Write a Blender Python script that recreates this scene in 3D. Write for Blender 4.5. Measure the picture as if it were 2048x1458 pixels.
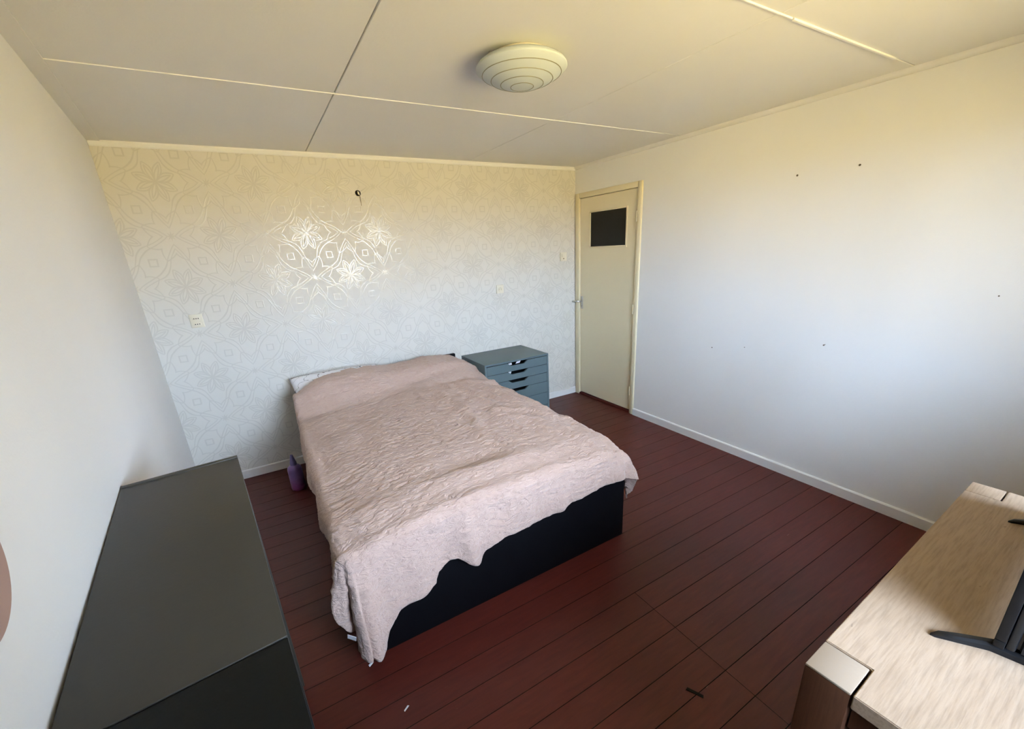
import bpy, bmesh, math, random
from mathutils import Vector, Matrix, noise

random.seed(7)
scn = bpy.context.scene
for o in list(bpy.data.objects):
    bpy.data.objects.remove(o)
COL = scn.collection
PI = math.pi

# ------------------------------------------------------------------ camera
cam_d = bpy.data.cameras.new('camera')
cam = bpy.data.objects.new('camera', cam_d)
COL.objects.link(cam)
cam_d.sensor_width = 36.0
cam_d.lens = 839.85 * 36.0 / 2048.0
cam_d.shift_x = -0.0006
cam_d.shift_y = 0.02844
cam_d.clip_start = 0.02
cam.location = (-2.9023, -3.6010, 1.5863)
cam.rotation_euler = (Matrix.Rotation(-0.52036, 3, 'Z') @ Matrix.Rotation(1.23980, 3, 'X') @ Matrix.Rotation(-0.05416, 3, 'Z')).to_euler()
scn.camera = cam

# ------------------------------------------------------------------ daylight: open sky above, sunlit warm ground below the horizon
W_X0, W_X1, W_Z0, W_Z1 = -2.50, -0.62, 0.86, 2.10      # window opening in the wall behind the camera
Y_S = -4.30
SKY = (0.74, 0.92, 1.25, 1)
GROUND = (1.0, 0.785, 0.37, 1)
SKY_S, GROUND_S = 15.2, 9.2
wd = bpy.data.worlds.new('daylight')
scn.world = wd
wd.use_nodes = True
nt = wd.node_tree
nt.nodes.clear()
wo = nt.nodes.new('ShaderNodeOutputWorld')
bg1 = nt.nodes.new('ShaderNodeBackground'); bg1.inputs[0].default_value = GROUND; bg1.inputs[1].default_value = GROUND_S
bg2 = nt.nodes.new('ShaderNodeBackground'); bg2.inputs[0].default_value = SKY; bg2.inputs[1].default_value = SKY_S
mx = nt.nodes.new('ShaderNodeMixShader')
tc = nt.nodes.new('ShaderNodeTexCoord')
sp = nt.nodes.new('ShaderNodeSeparateXYZ')
mr = nt.nodes.new('ShaderNodeMapRange'); mr.inputs[1].default_value = -0.03; mr.inputs[2].default_value = 0.03
nt.links.new(tc.outputs['Generated'], sp.inputs[0])
nt.links.new(sp.outputs[2], mr.inputs[0])
nt.links.new(mr.outputs[0], mx.inputs[0])
nt.links.new(bg1.outputs[0], mx.inputs[1]); nt.links.new(bg2.outputs[0], mx.inputs[2])
nt.links.new(mx.outputs[0], wo.inputs[0])
pl = bpy.data.lights.new('window_portal', 'AREA')
pl.shape = 'RECTANGLE'; pl.size = W_X1 - W_X0; pl.size_y = W_Z1 - W_Z0
pl.cycles.is_portal = True
po = bpy.data.objects.new('window_portal', pl); COL.objects.link(po)
po.location = ((W_X0 + W_X1) / 2, Y_S - 0.14, (W_Z0 + W_Z1) / 2)
po.rotation_euler = (PI / 2, 0, PI)                    # -Z points into the room (+Y)

scn.view_settings.view_transform = 'Standard'
scn.view_settings.look = 'None'
scn.view_settings.gamma = 1.0
scn.view_settings.use_curve_mapping = False
scn.view_settings.exposure = 1.45
scn.cycles.use_denoising = True
scn.cycles.max_bounces = 5
scn.cycles.diffuse_bounces = 4
scn.cycles.caustics_reflective = False
scn.cycles.caustics_refractive = False
scn.cycles.sample_clamp_indirect = 10.0
scn.cycles.use_adaptive_sampling = True
scn.cycles.adaptive_threshold = 0.04

# ------------------------------------------------------------------ helpers
def s2l(c):
    c = c / 255.0
    return c / 12.92 if c <= 0.04045 else ((c + 0.055) / 1.055) ** 2.4
def rgb(r, g, b):
    return (s2l(r), s2l(g), s2l(b), 1.0)

class NT:
    """small wrapper to write node trees"""
    def __init__(self, name):
        self.m = bpy.data.materials.new(name); self.m.use_nodes = True
        self.t = self.m.node_tree; self.t.nodes.clear()
        self.out = self.t.nodes.new('ShaderNodeOutputMaterial')
    def n(self, typ, ins=None, **kw):
        nd = self.t.nodes.new(typ)
        for k, v in kw.items(): setattr(nd, k, v)
        for k, v in (ins or {}).items(): self.set(nd.inputs[k], v)
        return nd
    def set(self, sock, v):
        if isinstance(v, bpy.types.NodeSocket): self.t.links.new(v, sock)
        else: sock.default_value = v
    def math(self, op, a, b=0.0, c=0.0, clamp=False):
        nd = self.t.nodes.new('ShaderNodeMath'); nd.operation = op; nd.use_clamp = clamp
        self.set(nd.inputs[0], a); self.set(nd.inputs[1], b); self.set(nd.inputs[2], c)
        return nd.outputs[0]
    def mix(self, f, a, b, blend='MIX'):
        nd = self.t.nodes.new('ShaderNodeMix'); nd.data_type = 'RGBA'; nd.blend_type = blend
        self.set(nd.inputs[0], f); self.set(nd.inputs[6], a); self.set(nd.inputs[7], b)
        return nd.outputs[2]
    def coords(self, scale=(1, 1, 1), kind='Object', rot=(0, 0, 0)):
        tc = self.n('ShaderNodeTexCoord')
        mp = self.n('ShaderNodeMapping', {'Vector': tc.outputs[kind], 'Scale': scale, 'Rotation': rot})
        return mp.outputs[0]
    def noise(self, vec, scale=5, detail=4, rough=0.5, dist=0.0):
        return self.n('ShaderNodeTexNoise', {'Vector': vec, 'Scale': scale, 'Detail': detail, 'Roughness': rough, 'Distortion': dist}).outputs[0]
    def ramp(self, f, stops):
        nd = self.n('ShaderNodeValToRGB', {'Fac': f}); e = nd.color_ramp.elements
        while len(e) < len(stops): e.new(0.5)
        for i, (p, c) in enumerate(stops): e[i].position = p; e[i].color = c
        return nd.outputs[0]
    def bump(self, h, strength=0.2, dist=0.01):
        return self.n('ShaderNodeBump', {'Height': h, 'Strength': strength, 'Distance': dist}).outputs[0]
    def bsdf(self, col, rough=0.6, normal=None, metal=0.0, spec=0.5, **ins):
        b = self.n('ShaderNodeBsdfPrincipled', {'Base Color': col, 'Roughness': rough, 'Metallic': metal, 'Specular IOR Level': spec})
        if normal is not None: self.set(b.inputs['Normal'], normal)
        for k, v in ins.items(): self.set(b.inputs[k.replace('_', ' ')], v)
        self.t.links.new(b.outputs[0], self.out.inputs[0])
        return b

def paint(name, c, rough=0.6, bump=0.05, scale=60, spec=0.3, mottle=0.04):
    N = NT(name); v = N.coords()
    n1 = N.noise(v, scale, 3); n2 = N.noise(v, 2.3, 3)
    dark = tuple(x * (1 - mottle * 2) for x in c[:3]) + (1,)
    col = N.mix(n2, dark, c)
    N.bsdf(col, rough, N.bump(n1, bump, 0.004), spec=spec)
    return N.m

def plastic(name, c, rough=0.4, spec=0.5, metal=0.0, mottle=0.05):
    N = NT(name); v = N.coords()
    n = N.noise(v, 14, 3)
    col = N.mix(n, tuple(x * (1 - mottle) for x in c[:3]) + (1,), c)
    r = N.math('MULTIPLY_ADD', n, 0.1, rough - 0.05)
    N.bsdf(col, r, None, metal=metal, spec=spec)
    return N.m

def mesh_obj(name, bm, mat, parent=None, smooth=False, sharp=0.6):
    me = bpy.data.meshes.new(name)
    bmesh.ops.recalc_face_normals(bm, faces=bm.faces)
    bm.to_mesh(me); bm.free()
    if smooth:
        for p in me.polygons: p.use_smooth = True
        me.set_sharp_from_angle(angle=sharp)
    if mat: me.materials.append(mat)
    o = bpy.data.objects.new(name, me); COL.objects.link(o)
    if parent: o.parent = parent
    return o

def box(bm, x0, x1, y0, y1, z0, z1, bev=0.0, seg=2):
    r = bmesh.ops.create_cube(bm, size=1.0)
    vs = r['verts']
    for v in vs:
        v.co = Vector(((x0 + x1) / 2 + v.co.x * (x1 - x0), (y0 + y1) / 2 + v.co.y * (y1 - y0), (z0 + z1) / 2 + v.co.z * (z1 - z0)))
    if bev > 0:
        es = list({e for v in vs for e in v.link_edges})
        bmesh.ops.bevel(bm, geom=es, offset=bev, segments=seg, affect='EDGES', profile=0.5)
    return bm

def bx(name, dims, mat, parent=None, bev=0.0, seg=2):
    bm = bmesh.new(); box(bm, *dims, bev=bev, seg=seg)
    return mesh_obj(name, bm, mat, parent, smooth=bev > 0)

def lathe(bm, prof, n=48, center=(0, 0, 0), cap=True):
    """prof: list of (r, z); revolve round z"""
    c = Vector(center); rings = []
    for r, z in prof:
        if r < 1e-6:
            rings.append([bm.verts.new(c + Vector((0, 0, z)))])
        else:
            rings.append([bm.verts.new(c + Vector((r * math.cos(2 * PI * k / n), r * math.sin(2 * PI * k / n), z))) for k in range(n)])
    for a, b in zip(rings, rings[1:]):
        if len(a) == 1 and len(b) == 1: continue
        for k in range(n):
            k2 = (k + 1) % n
            if len(a) == 1: bm.faces.new((a[0], b[k], b[k2]))
            elif len(b) == 1: bm.faces.new((a[k], b[0], a[k2]))
            else: bm.faces.new((a[k], b[k], b[k2], a[k2]))
    if cap:
        for r in (rings[0], rings[-1]):
            if len(r) > 2: bm.faces.new(r)
    return bm

def tube(bm, pts, r, n=8, caps=True):
    pts = [Vector(p) for p in pts]; rings = []
    up = Vector((0, 0, 1))
    for i, p in enumerate(pts):
        d = (pts[min(i + 1, len(pts) - 1)] - pts[max(i - 1, 0)]).normalized()
        a = d.cross(up)
        if a.length < 1e-3: a = d.cross(Vector((1, 0, 0)))
        a.normalize(); b = d.cross(a).normalized()
        rr = r[i] if isinstance(r, (list, tuple)) else r
        rings.append([bm.verts.new(p + a * rr * math.cos(2 * PI * k / n) + b * rr * math.sin(2 * PI * k / n)) for k in range(n)])
    for A, B in zip(rings, rings[1:]):
        for k in range(n):
            bm.faces.new((A[k], A[(k + 1) % n], B[(k + 1) % n], B[k]))
    if caps:
        bm.faces.new(rings[0]); bm.faces.new(rings[-1])
    return bm

def prism(bm, poly, axis, a, b):
    """extrude 2-D polygon along axis: 'x' (poly=y,z), 'y' (poly=x,z), 'z' (poly=x,y)"""
    def P(u, v, w):
        return {'x': (w, u, v), 'y': (u, w, v), 'z': (u, v, w)}[axis]
    A = [bm.verts.new(P(u, v, a)) for u, v in poly]; B = [bm.verts.new(P(u, v, b)) for u, v in poly]
    n = len(poly)
    bm.faces.new(A); bm.faces.new(list(reversed(B)))
    for i in range(n):
        bm.faces.new((A[i], B[i], B[(i + 1) % n], A[(i + 1) % n]))
    return bm

def empty(name, loc=(0, 0, 0), rz=0.0):
    o = bpy.data.objects.new(name, None); COL.objects.link(o)
    o.location = loc; o.rotation_euler = (0, 0, rz); o.empty_display_size = 0.1
    return o

def tag(o, label=None, cat=None, group=None, kind=None):
    if label: o['label'] = label
    if cat: o['category'] = cat
    if group: o['group'] = group
    if kind: o['kind'] = kind
    return o
def struct(o, label, cat):
    return tag(o, label, cat, kind='structure')

# ------------------------------------------------------------------ materials
H = 2.305
XL, TL = -3.5637, -0.1000            # left wall: x = XL + TL*y
def xleft(y): return XL + TL * y

M = {}
M['wall'] = paint('white_wall_paint', (0.80, 0.79, 0.765, 1), 0.75, 0.12, 140, 0.25, 0.02)
M['ceil'] = paint('ceiling_board_paint', (0.76, 0.745, 0.71, 1), 0.75, 0.10, 120, 0.2, 0.03)
M['trim'] = paint('white_trim_paint', (0.80, 0.79, 0.76, 1), 0.4, 0.03, 60, 0.4, 0.02)
M['cream'] = paint('cream_door_paint', rgb(226, 214, 180), 0.45, 0.03, 40, 0.4, 0.02)
M['doorpane'] = plastic('dark_door_glass', (0.006, 0.006, 0.005, 1), 0.12, 0.25)
M['steel'] = plastic('brushed_metal', (0.55, 0.53, 0.48, 1), 0.35, 0.5, 1.0)
M['white_plastic'] = plastic('ivory_plastic', rgb(222, 214, 192), 0.4)
M['black_plastic'] = plastic('black_plastic', (0.005, 0.0055, 0.007, 1), 0.45, 0.3)
M['shell'] = plastic('tv_back_plastic', (0.010, 0.012, 0.015, 1), 0.35, 0.45)
M['slot'] = plastic('socket_hole_black', (0.008, 0.007, 0.006, 1), 0.6)
M['blackwood'] = paint('black_bed_laminate', (0.003, 0.003, 0.0045, 1), 0.6, 0.04, 90, 0.12, 0.1)
M['unit'] = paint('grey_turquoise_lacquer', rgb(92, 109, 112), 0.42, 0.02, 40, 0.4, 0.03)
M['unit_in'] = paint('drawer_inside', rgb(45, 50, 50), 0.7, 0.02, 40, 0.2)
M['lampglass'] = plastic('frosted_lamp_glass', (0.52, 0.565, 0.56, 1), 0.5, 0.3, 0.0, 0.02)
M['mattress'] = paint('white_mattress_ticking', (0.7, 0.7, 0.7, 1), 0.9, 0.1, 90, 0.1)
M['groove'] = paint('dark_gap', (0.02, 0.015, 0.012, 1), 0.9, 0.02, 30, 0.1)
M['pinkdisc'] = paint('pink_brown_disc', rgb(176, 146, 134), 0.55, 0.02, 50, 0.3)
M['paper'] = paint('white_paper', (0.8, 0.8, 0.82, 1), 0.8, 0.05, 80, 0.2)

def wallpaper():
    """cream paper printed with a pearl lattice of flowers and ogee arches"""
    N = NT('pearl_flower_wallpaper')
    a, b = 0.2655, 0.316
    tcn = N.n('ShaderNodeTexCoord'); sep = N.n('ShaderNodeSeparateXYZ', {0: tcn.outputs['Object']})
    wob = N.noise(tcn.outputs['Object'], 9, 1)
    wobx = N.math('MULTIPLY', N.math('SUBTRACT', wob, 0.5), 0.012)
    X = N.math('ADD', N.math('SUBTRACT', sep.outputs[0], -2.242), wobx)
    Z = N.math('SUBTRACT', sep.outputs[2], 1.461)
    u = N.math('DIVIDE', X, a); w = N.math('DIVIDE', Z, b)
    # cells of the checkerboard lattice: A flowers where i+j even, B where odd
    def nearest(par):
        # centred rectangular lattice: two sub-lattices of period 2, take the nearer point
        outs = []
        for du, dw in ((0, 0), (1, 1)) if par == 0 else ((1, 0), (0, 1)):
            pu = N.math('SUBTRACT', N.math('MODULO', N.math('ADD', N.math('SUBTRACT', u, float(du)), 41.0), 2.0), 1.0)
            pw = N.math('SUBTRACT', N.math('MODULO', N.math('ADD', N.math('SUBTRACT', w, float(dw)), 41.0), 2.0), 1.0)
            px = N.math('MULTIPLY', pu, a); pz = N.math('MULTIPLY', pw, b * 0.92)
            r = N.math('SQRT', N.math('ADD', N.math('MULTIPLY', px, px), N.math('MULTIPLY', pz, pz)))
            th = N.math('ARCTAN2', pz, px)
            outs.append((r, th))
        (r1, t1), (r2, t2) = outs
        sel = N.math('LESS_THAN', r1, r2)
        r = N.math('MINIMUM', r1, r2)
        th = N.math('ADD', N.math('MULTIPLY', t1, sel), N.math('MULTIPLY', t2, N.math('SUBTRACT', 1.0, sel)))
        return r, th
    LW = 0.0052
    def line(d, lw=LW):      # 1 on the line, 0 away, soft edge
        return N.math('MULTIPLY', N.math('SUBTRACT', 1.0, N.math('DIVIDE', N.math('ABSOLUTE', d), lw), clamp=True), 2.6, clamp=True)
    masks = []
    def petals(r, th, n, R, wid, inner=None, off=0.0):
        sec = 2 * PI / n
        ph = N.math('SUBTRACT', N.math('MODULO', N.math('ADD', th, 20 * PI + sec / 2 + off), sec), sec / 2)
        lat = N.math('MULTIPLY', N.math('ABSOLUTE', ph), r)
        inside = N.math('LESS_THAN', r, R)
        prof = N.math('MULTIPLY', N.math('SINE', N.math('MULTIPLY', N.math('POWER', N.math('DIVIDE', r, R), 1.25), PI)), wid)
        masks.append(N.math('MULTIPLY', line(N.math('SUBTRACT', lat, prof)), inside))
        if inner:
            prof2 = N.math('MULTIPLY', N.math('SINE', N.math('MULTIPLY', N.math('DIVIDE', r, R * inner), PI)), wid * 0.42)
            masks.append(N.math('MULTIPLY', line(N.math('SUBTRACT', lat, prof2), LW * 0.8), N.math('LESS_THAN', r, R * inner)))
    rA, tA = nearest(0)
    rB, tB = nearest(1)
    petals(rA, tA, 8, 0.112, 0.022, 0.85, PI / 8)
    petals(rB, tB, 8, 0.150, 0.040, None, PI / 8)
    for k, (lo, hi) in enumerate(((0.108, 0.112), (0.135, 0.110))):
        s2 = N.math('ABSOLUTE', N.math('SINE', N.math('MULTIPLY', tA, 2.0)))
        rho = N.math('ADD', lo, N.math('MULTIPLY', N.math('POWER', N.math('SUBTRACT', 1.0, s2), 1.25), hi))
        masks.append(line(N.math('SUBTRACT', rA, rho)))
    # small squares half way between the flowers
    fu = N.math('ABSOLUTE', N.math('SUBTRACT', N.math('MODULO', N.math('ADD', u, 40.0), 1.0), 0.5))
    fw = N.math('ABSOLUTE', N.math('SUBTRACT', N.math('MODULO', N.math('ADD', w, 40.0), 1.0), 0.5))
    sq = N.math('MAXIMUM', N.math('MULTIPLY', fu, a), N.math('MULTIPLY', fw, b))
    masks.append(line(N.math('SUBTRACT', sq, 0.021), 0.005))
    m = masks[0]
    for k in masks[1:]: m = N.math('MAXIMUM', m, k)
    grain = N.noise(N.coords((1, 1, 1)), 420, 2)
    m = N.math('MULTIPLY', m, N.math('MULTIPLY_ADD', grain, 0.5, 0.7), clamp=True)
    base = N.mix(N.noise(N.coords(), 3, 3), (0.645, 0.612, 0.545, 1), (0.67, 0.642, 0.58, 1))
    paper = N.n('ShaderNodeBsdfPrincipled', {'Base Color': base, 'Roughness': 0.75, 'Specular IOR Level': 0.2,
                'Normal': N.bump(N.noise(N.coords(), 260, 2), 0.06, 0.003)})
    emb = N.bump(m, 0.26, 0.0012)
    N.set(paper.inputs['Normal'], emb)
    ink = N.n('ShaderNodeBsdfPrincipled', {'Normal': emb, 'Base Color': (0.61, 0.58, 0.52, 1), 'Roughness': 0.19, 'Metallic': 0.0, 'Specular IOR Level': 0.5})
    mixs = N.n('ShaderNodeMixShader', {0: m, 1: paper.outputs[0], 2: ink.outputs[0]})
    N.t.links.new(mixs.outputs[0], N.out.inputs[0])
    return N.m
M['wallpaper'] = wallpaper()

def floor_paint():
    N = NT('oxblood_floor_paint')
    v = N.coords((1.2, 9, 9), 'Object'); v2 = N.coords()
    oi = N.n('ShaderNodeObjectInfo')
    g = N.noise(v, 6, 6, 0.6, 0.4); blot = N.noise(v2, 3.1, 5, 0.6)
    c = N.ramp(g, [(0.25, (0.074, 0.0118, 0.0080, 1)), (0.75, (0.132, 0.0225, 0.0145, 1))])
    c = N.mix(N.math('MULTIPLY', blot, 0.35), c, (0.075, 0.017, 0.0125, 1))
    c = N.mix(N.math('MULTIPLY', oi.outputs['Random'], 0.35), c, (0.058, 0.013, 0.010, 1))
    # worn spots where the paint has gone and fine scratches
    sc = N.noise(N.coords((7, 46, 1), 'Object'), 3.0, 3, 0.6, 0.5)
    sc2 = N.noise(N.coords((1, 1, 1), 'Object'), 2.0, 2)
    worn = N.math('MULTIPLY', N.math('GREATER_THAN', sc, 0.745), N.math('GREATER_THAN', sc2, 0.56))
    c = N.mix(N.math('MULTIPLY', worn, 0.55), c, (0.30, 0.20, 0.15, 1))
    r = N.math('MULTIPLY_ADD', blot, 0.20, 0.30)
    N.bsdf(c, r, N.bump(g, 0.10, 0.004), spec=0.32)
    return N.m
M['floor'] = floor_paint()

def oak(name, c0, c1, axis=0, rough=0.5):
    N = NT(name)
    sc = [14.0, 14.0, 14.0]; sc[axis] = 1.6
    v = N.coords(tuple(sc)); w = N.noise(v, 3.2, 6, 0.62, 0.8)
    fine = N.noise(N.coords(tuple(60 if i != axis else 4 for i in range(3))), 3, 4, 0.6)
    c = N.mix(w, c0, c1)
    c = N.mix(N.math('MULTIPLY', N.math('SUBTRACT', 0.55, fine, clamp=True), 1.6), c, tuple(x * 0.55 for x in c0[:3]) + (1,))
    spots = N.noise(N.coords((9, 22, 9)), 2.0, 2)
    c = N.mix(N.math('MULTIPLY', N.math('GREATER_THAN', spots, 0.77), 0.5), c, (0.20, 0.14, 0.10, 1))
    N.bsdf(c, rough, N.bump(fine, 0.12, 0.004), spec=0.4)
    return N.m
M['oak'] = oak('whitewashed_oak', rgb(164, 139, 114), rgb(190, 168, 145), 0, 0.55)
M['oak_end'] = paint('pale_end_grain', rgb(164, 146, 126), 0.85, 0.10, 120, 0.15, 0.06)
M['oak_leg'] = oak('brown_oak_leg', rgb(78, 47, 29), rgb(96, 60, 40), 2, 0.55)

def dark_board(name, c, rough, spec=0.4):
    N = NT(name); v = N.coords((3, 26, 3)); n = N.noise(v, 5, 5, 0.6)
    v2 = N.noise(N.coords(), 160, 2)
    col = N.mix(n, tuple(x * 0.85 for x in c[:3]) + (1,), c)
    N.bsdf(col, rough, N.bump(v2, 0.08, 0.002), spec=spec)
    return N.m
M['board_a'] = dark_board('charcoal_board', rgb(56, 54, 48), 0.48)
M['board_b'] = dark_board('blue_black_board', rgb(11, 15, 17), 0.6, 0.2)
M['board_edge'] = plastic('board_edge', rgb(42, 42, 40), 0.45)

def quilt():
    N = NT('dusty_pink_crinkled_quilt')
    v = N.coords((1, 1, 1))
    warp = N.n('ShaderNodeTexNoise', {'Vector': v, 'Scale': 7.0, 'Detail': 2.0})
    vv = N.n('ShaderNodeVectorMath', {0: v, 1: N.n('ShaderNodeVectorMath', {0: warp.outputs[1], 1: (0.045, 0.045, 0.045)}, operation='MULTIPLY').outputs[0]}, operation='ADD').outputs[0]
    mp = N.n('ShaderNodeMapping', {'Vector': vv, 'Scale': (26, 58, 58), 'Rotation': (0, 0, 0.35)})
    cr = N.n('ShaderNodeTexNoise', {'Vector': mp.outputs[0], 'Scale': 1.0, 'Detail': 3.0, 'Roughness': 0.55, 'Distortion': 0.6}).outputs[0]
    ridge = N.math('SUBTRACT', 1.0, N.math('MULTIPLY', N.math('ABSOLUTE', N.math('SUBTRACT', cr, 0.5)), 4.0), clamp=True)
    big = N.noise(v, 11, 3)
    weave = N.noise(v, 700, 2)
    h = N.math('ADD', N.math('MULTIPLY', ridge, 0.8), N.math('MULTIPLY', weave, 0.12))
    c = N.mix(big, rgb(188, 160, 146), rgb(198, 172, 158))
    c = N.mix(N.math('MULTIPLY', N.math('SUBTRACT', 1.0, ridge), 0.10), c, rgb(170, 140, 128))
    N.bsdf(c, 0.85, N.bump(h, 0.85, 0.006), spec=0.2, Sheen_Weight=0.25)
    return N.m
M['quilt'] = quilt()

def scribble_fabric():
    N = NT('white_cotton_black_scribble')
    v = N.coords()
    n = N.n('ShaderNodeTexNoise', {'Vector': v, 'Scale': 9.0, 'Detail': 1.5, 'Distortion': 1.2}).outputs[0]
    ln = N.math('LESS_THAN', N.math('ABSOLUTE', N.math('SUBTRACT', n, 0.5)), 0.010)
    c = N.mix(ln, (0.80, 0.80, 0.83, 1), (0.03, 0.03, 0.05, 1))
    N.bsdf(c, 0.9, N.bump(N.noise(v, 300, 2), 0.08, 0.002), spec=0.1)
    return N.m
M['scribble'] = scribble_fabric()

def lilac():
    N = NT('translucent_lilac_plastic')
    geo = N.n('ShaderNodeTexCoord'); sz = N.n('ShaderNodeSeparateXYZ', {0: geo.outputs['Object']})
    f = N.math('MULTIPLY', N.math('ADD', sz.outputs[2], N.math('MULTIPLY', N.noise(N.coords(), 20, 2), 0.02)), 7.0, clamp=True)
    c = N.mix(f, rgb(136, 46, 104), rgb(140, 112, 176))
    N.bsdf(c, 0.3, None, spec=0.5)
    return N.m
M['lilac'] = lilac()
M['lilac_cap'] = plastic('violet_cap', rgb(122, 114, 168), 0.4)

# ------------------------------------------------------------------ the room
T = 0.16
# floor: dark bed with single boards on it
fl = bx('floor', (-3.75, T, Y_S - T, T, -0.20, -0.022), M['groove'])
struct(fl, 'oxblood red painted plank floor of the bedroom', 'floor')
PITCH = 0.1174
y_lines = []
k = -12
ys = []
y = -2.960
while y < 0: y += PITCH
top = y
rows = []
yy = top
while yy > Y_S:
    rows.append((min(yy, 0.0), max(yy - PITCH, Y_S)))
    yy -= PITCH
for (ya, yb) in rows:
    ym = (ya + yb) / 2
    if ya - yb < 0.02: continue
    xl = xleft(yb) + 0.004
    segs = [(xl, 0.0)]
    if -3.16 < ym < -2.47: segs = [(xl, -1.6525), (-1.6505, 0.0)]
    for xa, xb in segs:
        bm = bmesh.new()
        g = 0.0013
        box(bm, xa, xb, yb + g, ya - g, -0.022, 0.0)
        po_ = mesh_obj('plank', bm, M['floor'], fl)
        po_.data.materials.append(M['groove'])              # board edges coloured dark so the gaps look shaded, not lit
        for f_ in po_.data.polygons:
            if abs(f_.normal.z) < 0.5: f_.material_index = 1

# walls
wb = bx('wall_back', (-3.75, T, 0.0, T, -0.02, H + 0.1), M['wallpaper'])
struct(wb, 'cream wallpaper wall with pearl flower lattice behind the bed', 'wall')

D_Y0, D_Y1, D_Z1 = -0.012, -0.884, 2.066       # door opening incl. frame
bm = bmesh.new()
box(bm, 0.0, T, Y_S - T, D_Y1, -0.02, H + 0.1)
box(bm, 0.0, T, D_Y1, 0.0, D_Z1, H + 0.1)
box(bm, 0.0, T, D_Y0, 0.0, -0.02, D_Z1)
wr = mesh_obj('wall_right', bm, M['wall'])
struct(wr, 'plain white painted wall beside the door', 'wall')

bm = bmesh.new()
y0, y1 = 0.0, Y_S - T
prism(bm, [(xleft(y0), y0), (xleft(y1), y1), (xleft(y1) - T, y1), (xleft(y0) - T, y0)], 'z', -0.02, H + 0.1)
wl = mesh_obj('wall_left', bm, M['wall'])
struct(wl, 'plain white wall behind the two dark bookcases', 'wall')

bm = bmesh.new()
ya, yb = Y_S - T, Y_S
xa = xleft(Y_S) - T
box(bm, xa, W_X0, ya, yb, -0.02, H + 0.1)
box(bm, W_X1, T, ya, yb, -0.02, H + 0.1)
box(bm, W_X0, W_X1, ya, yb, -0.02, W_Z0)
box(bm, W_X0, W_X1, ya, yb, W_Z1, H + 0.1)
wf = mesh_obj('wall_front', bm, M['wall'])
struct(wf, 'white window wall facing the wallpaper wall', 'wall')

# window in that wall
win = empty('window_1', ((W_X0 + W_X1) / 2, Y_S, W_Z0))
struct(win, 'white framed window lighting the room', 'window')
wx = (W_X1 - W_X0) / 2; wz = W_Z1 - W_Z0
bm = bmesh.new()
for d in ((-wx, wx, -0.12, -0.05, 0, 0.06), (-wx, wx, -0.12, -0.05, wz - 0.06, wz), (-wx, -wx + 0.06, -0.12, -0.05, 0.06, wz - 0.06), (wx - 0.06, wx, -0.12, -0.05, 0.06, wz - 0.06), (-0.03, 0.03, -0.12, -0.05, 0.06, wz - 0.06)):
    box(bm, *d, bev=0.004, seg=1)
mesh_obj('window_frame', bm, M['trim'], win)
Ng = NT('clear_window_glass')
gl = Ng.n('ShaderNodeBsdfGlossy', {'Color': (1, 1, 1, 1), 'Roughness': 0.0})
tr = Ng.n('ShaderNodeBsdfTransparent', {'Color': (0.96, 0.97, 0.96, 1)})
fr = Ng.n('ShaderNodeFresnel', {'IOR': 1.45})
ms = Ng.n('ShaderNodeMixShader', {0: Ng.math('MULTIPLY', fr.outputs[0], 1.0), 1: tr.outputs[0], 2: gl.outputs[0]})
Ng.t.links.new(ms.outputs[0], Ng.out.inputs[0])
for sx in (-1, 1):
    bx('window_pane', (0.03 if sx > 0 else -wx + 0.06, wx - 0.06 if sx > 0 else -0.03, -0.09, -0.084, 0.06, wz - 0.06), Ng.m, win)
bx('window_sill', (-wx - 0.05, wx + 0.05, -0.05, 0.06, -0.035, 0.0), M['trim'], win, bev=0.006)

# ceiling of boards with cover strips
ce = bx('ceiling', (-3.75, T, Y_S - T, T, H + 0.012, H + 0.16), M['groove'])
ce.data.materials.clear(); ce.data.materials.append(M['ceil'])
struct(ce, 'off white ceiling of large painted boards', 'ceiling')
XS = [-3.70, -2.4105, -1.1612, 0.02]
YS = [0.02, -1.2422, -2.5536, -3.86, Y_S - 0.02]
for i in range(3):
    for j in range(4):
        gx = 0.0026
        bm = bmesh.new()
        box(bm, XS[i] + gx, XS[i + 1] - (gx if i != 1 else 0.0008), YS[j + 1] + gx, YS[j] - gx, H, H + 0.014, bev=0.0018, seg=1)
        mesh_obj('ceiling_board', bm, M['ceil'], ce)
def strip(x0, x1, yc, h=0.004, w=0.0035):
    bm = bmesh.new(); box(bm, x0, x1, yc - w, yc + w, H - h, H + 0.004, bev=0.001, seg=1)
    mesh_obj('cover_strip', bm, M['trim'], ce)
strip(-3.40, -0.205, YS[1], 0.003, 0.002)
strip(-3.25, -1.086, YS[2], 0.004, 0.0032)
strip(-1.078, -0.24, YS[2], 0.006, 0.0055)

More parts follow.
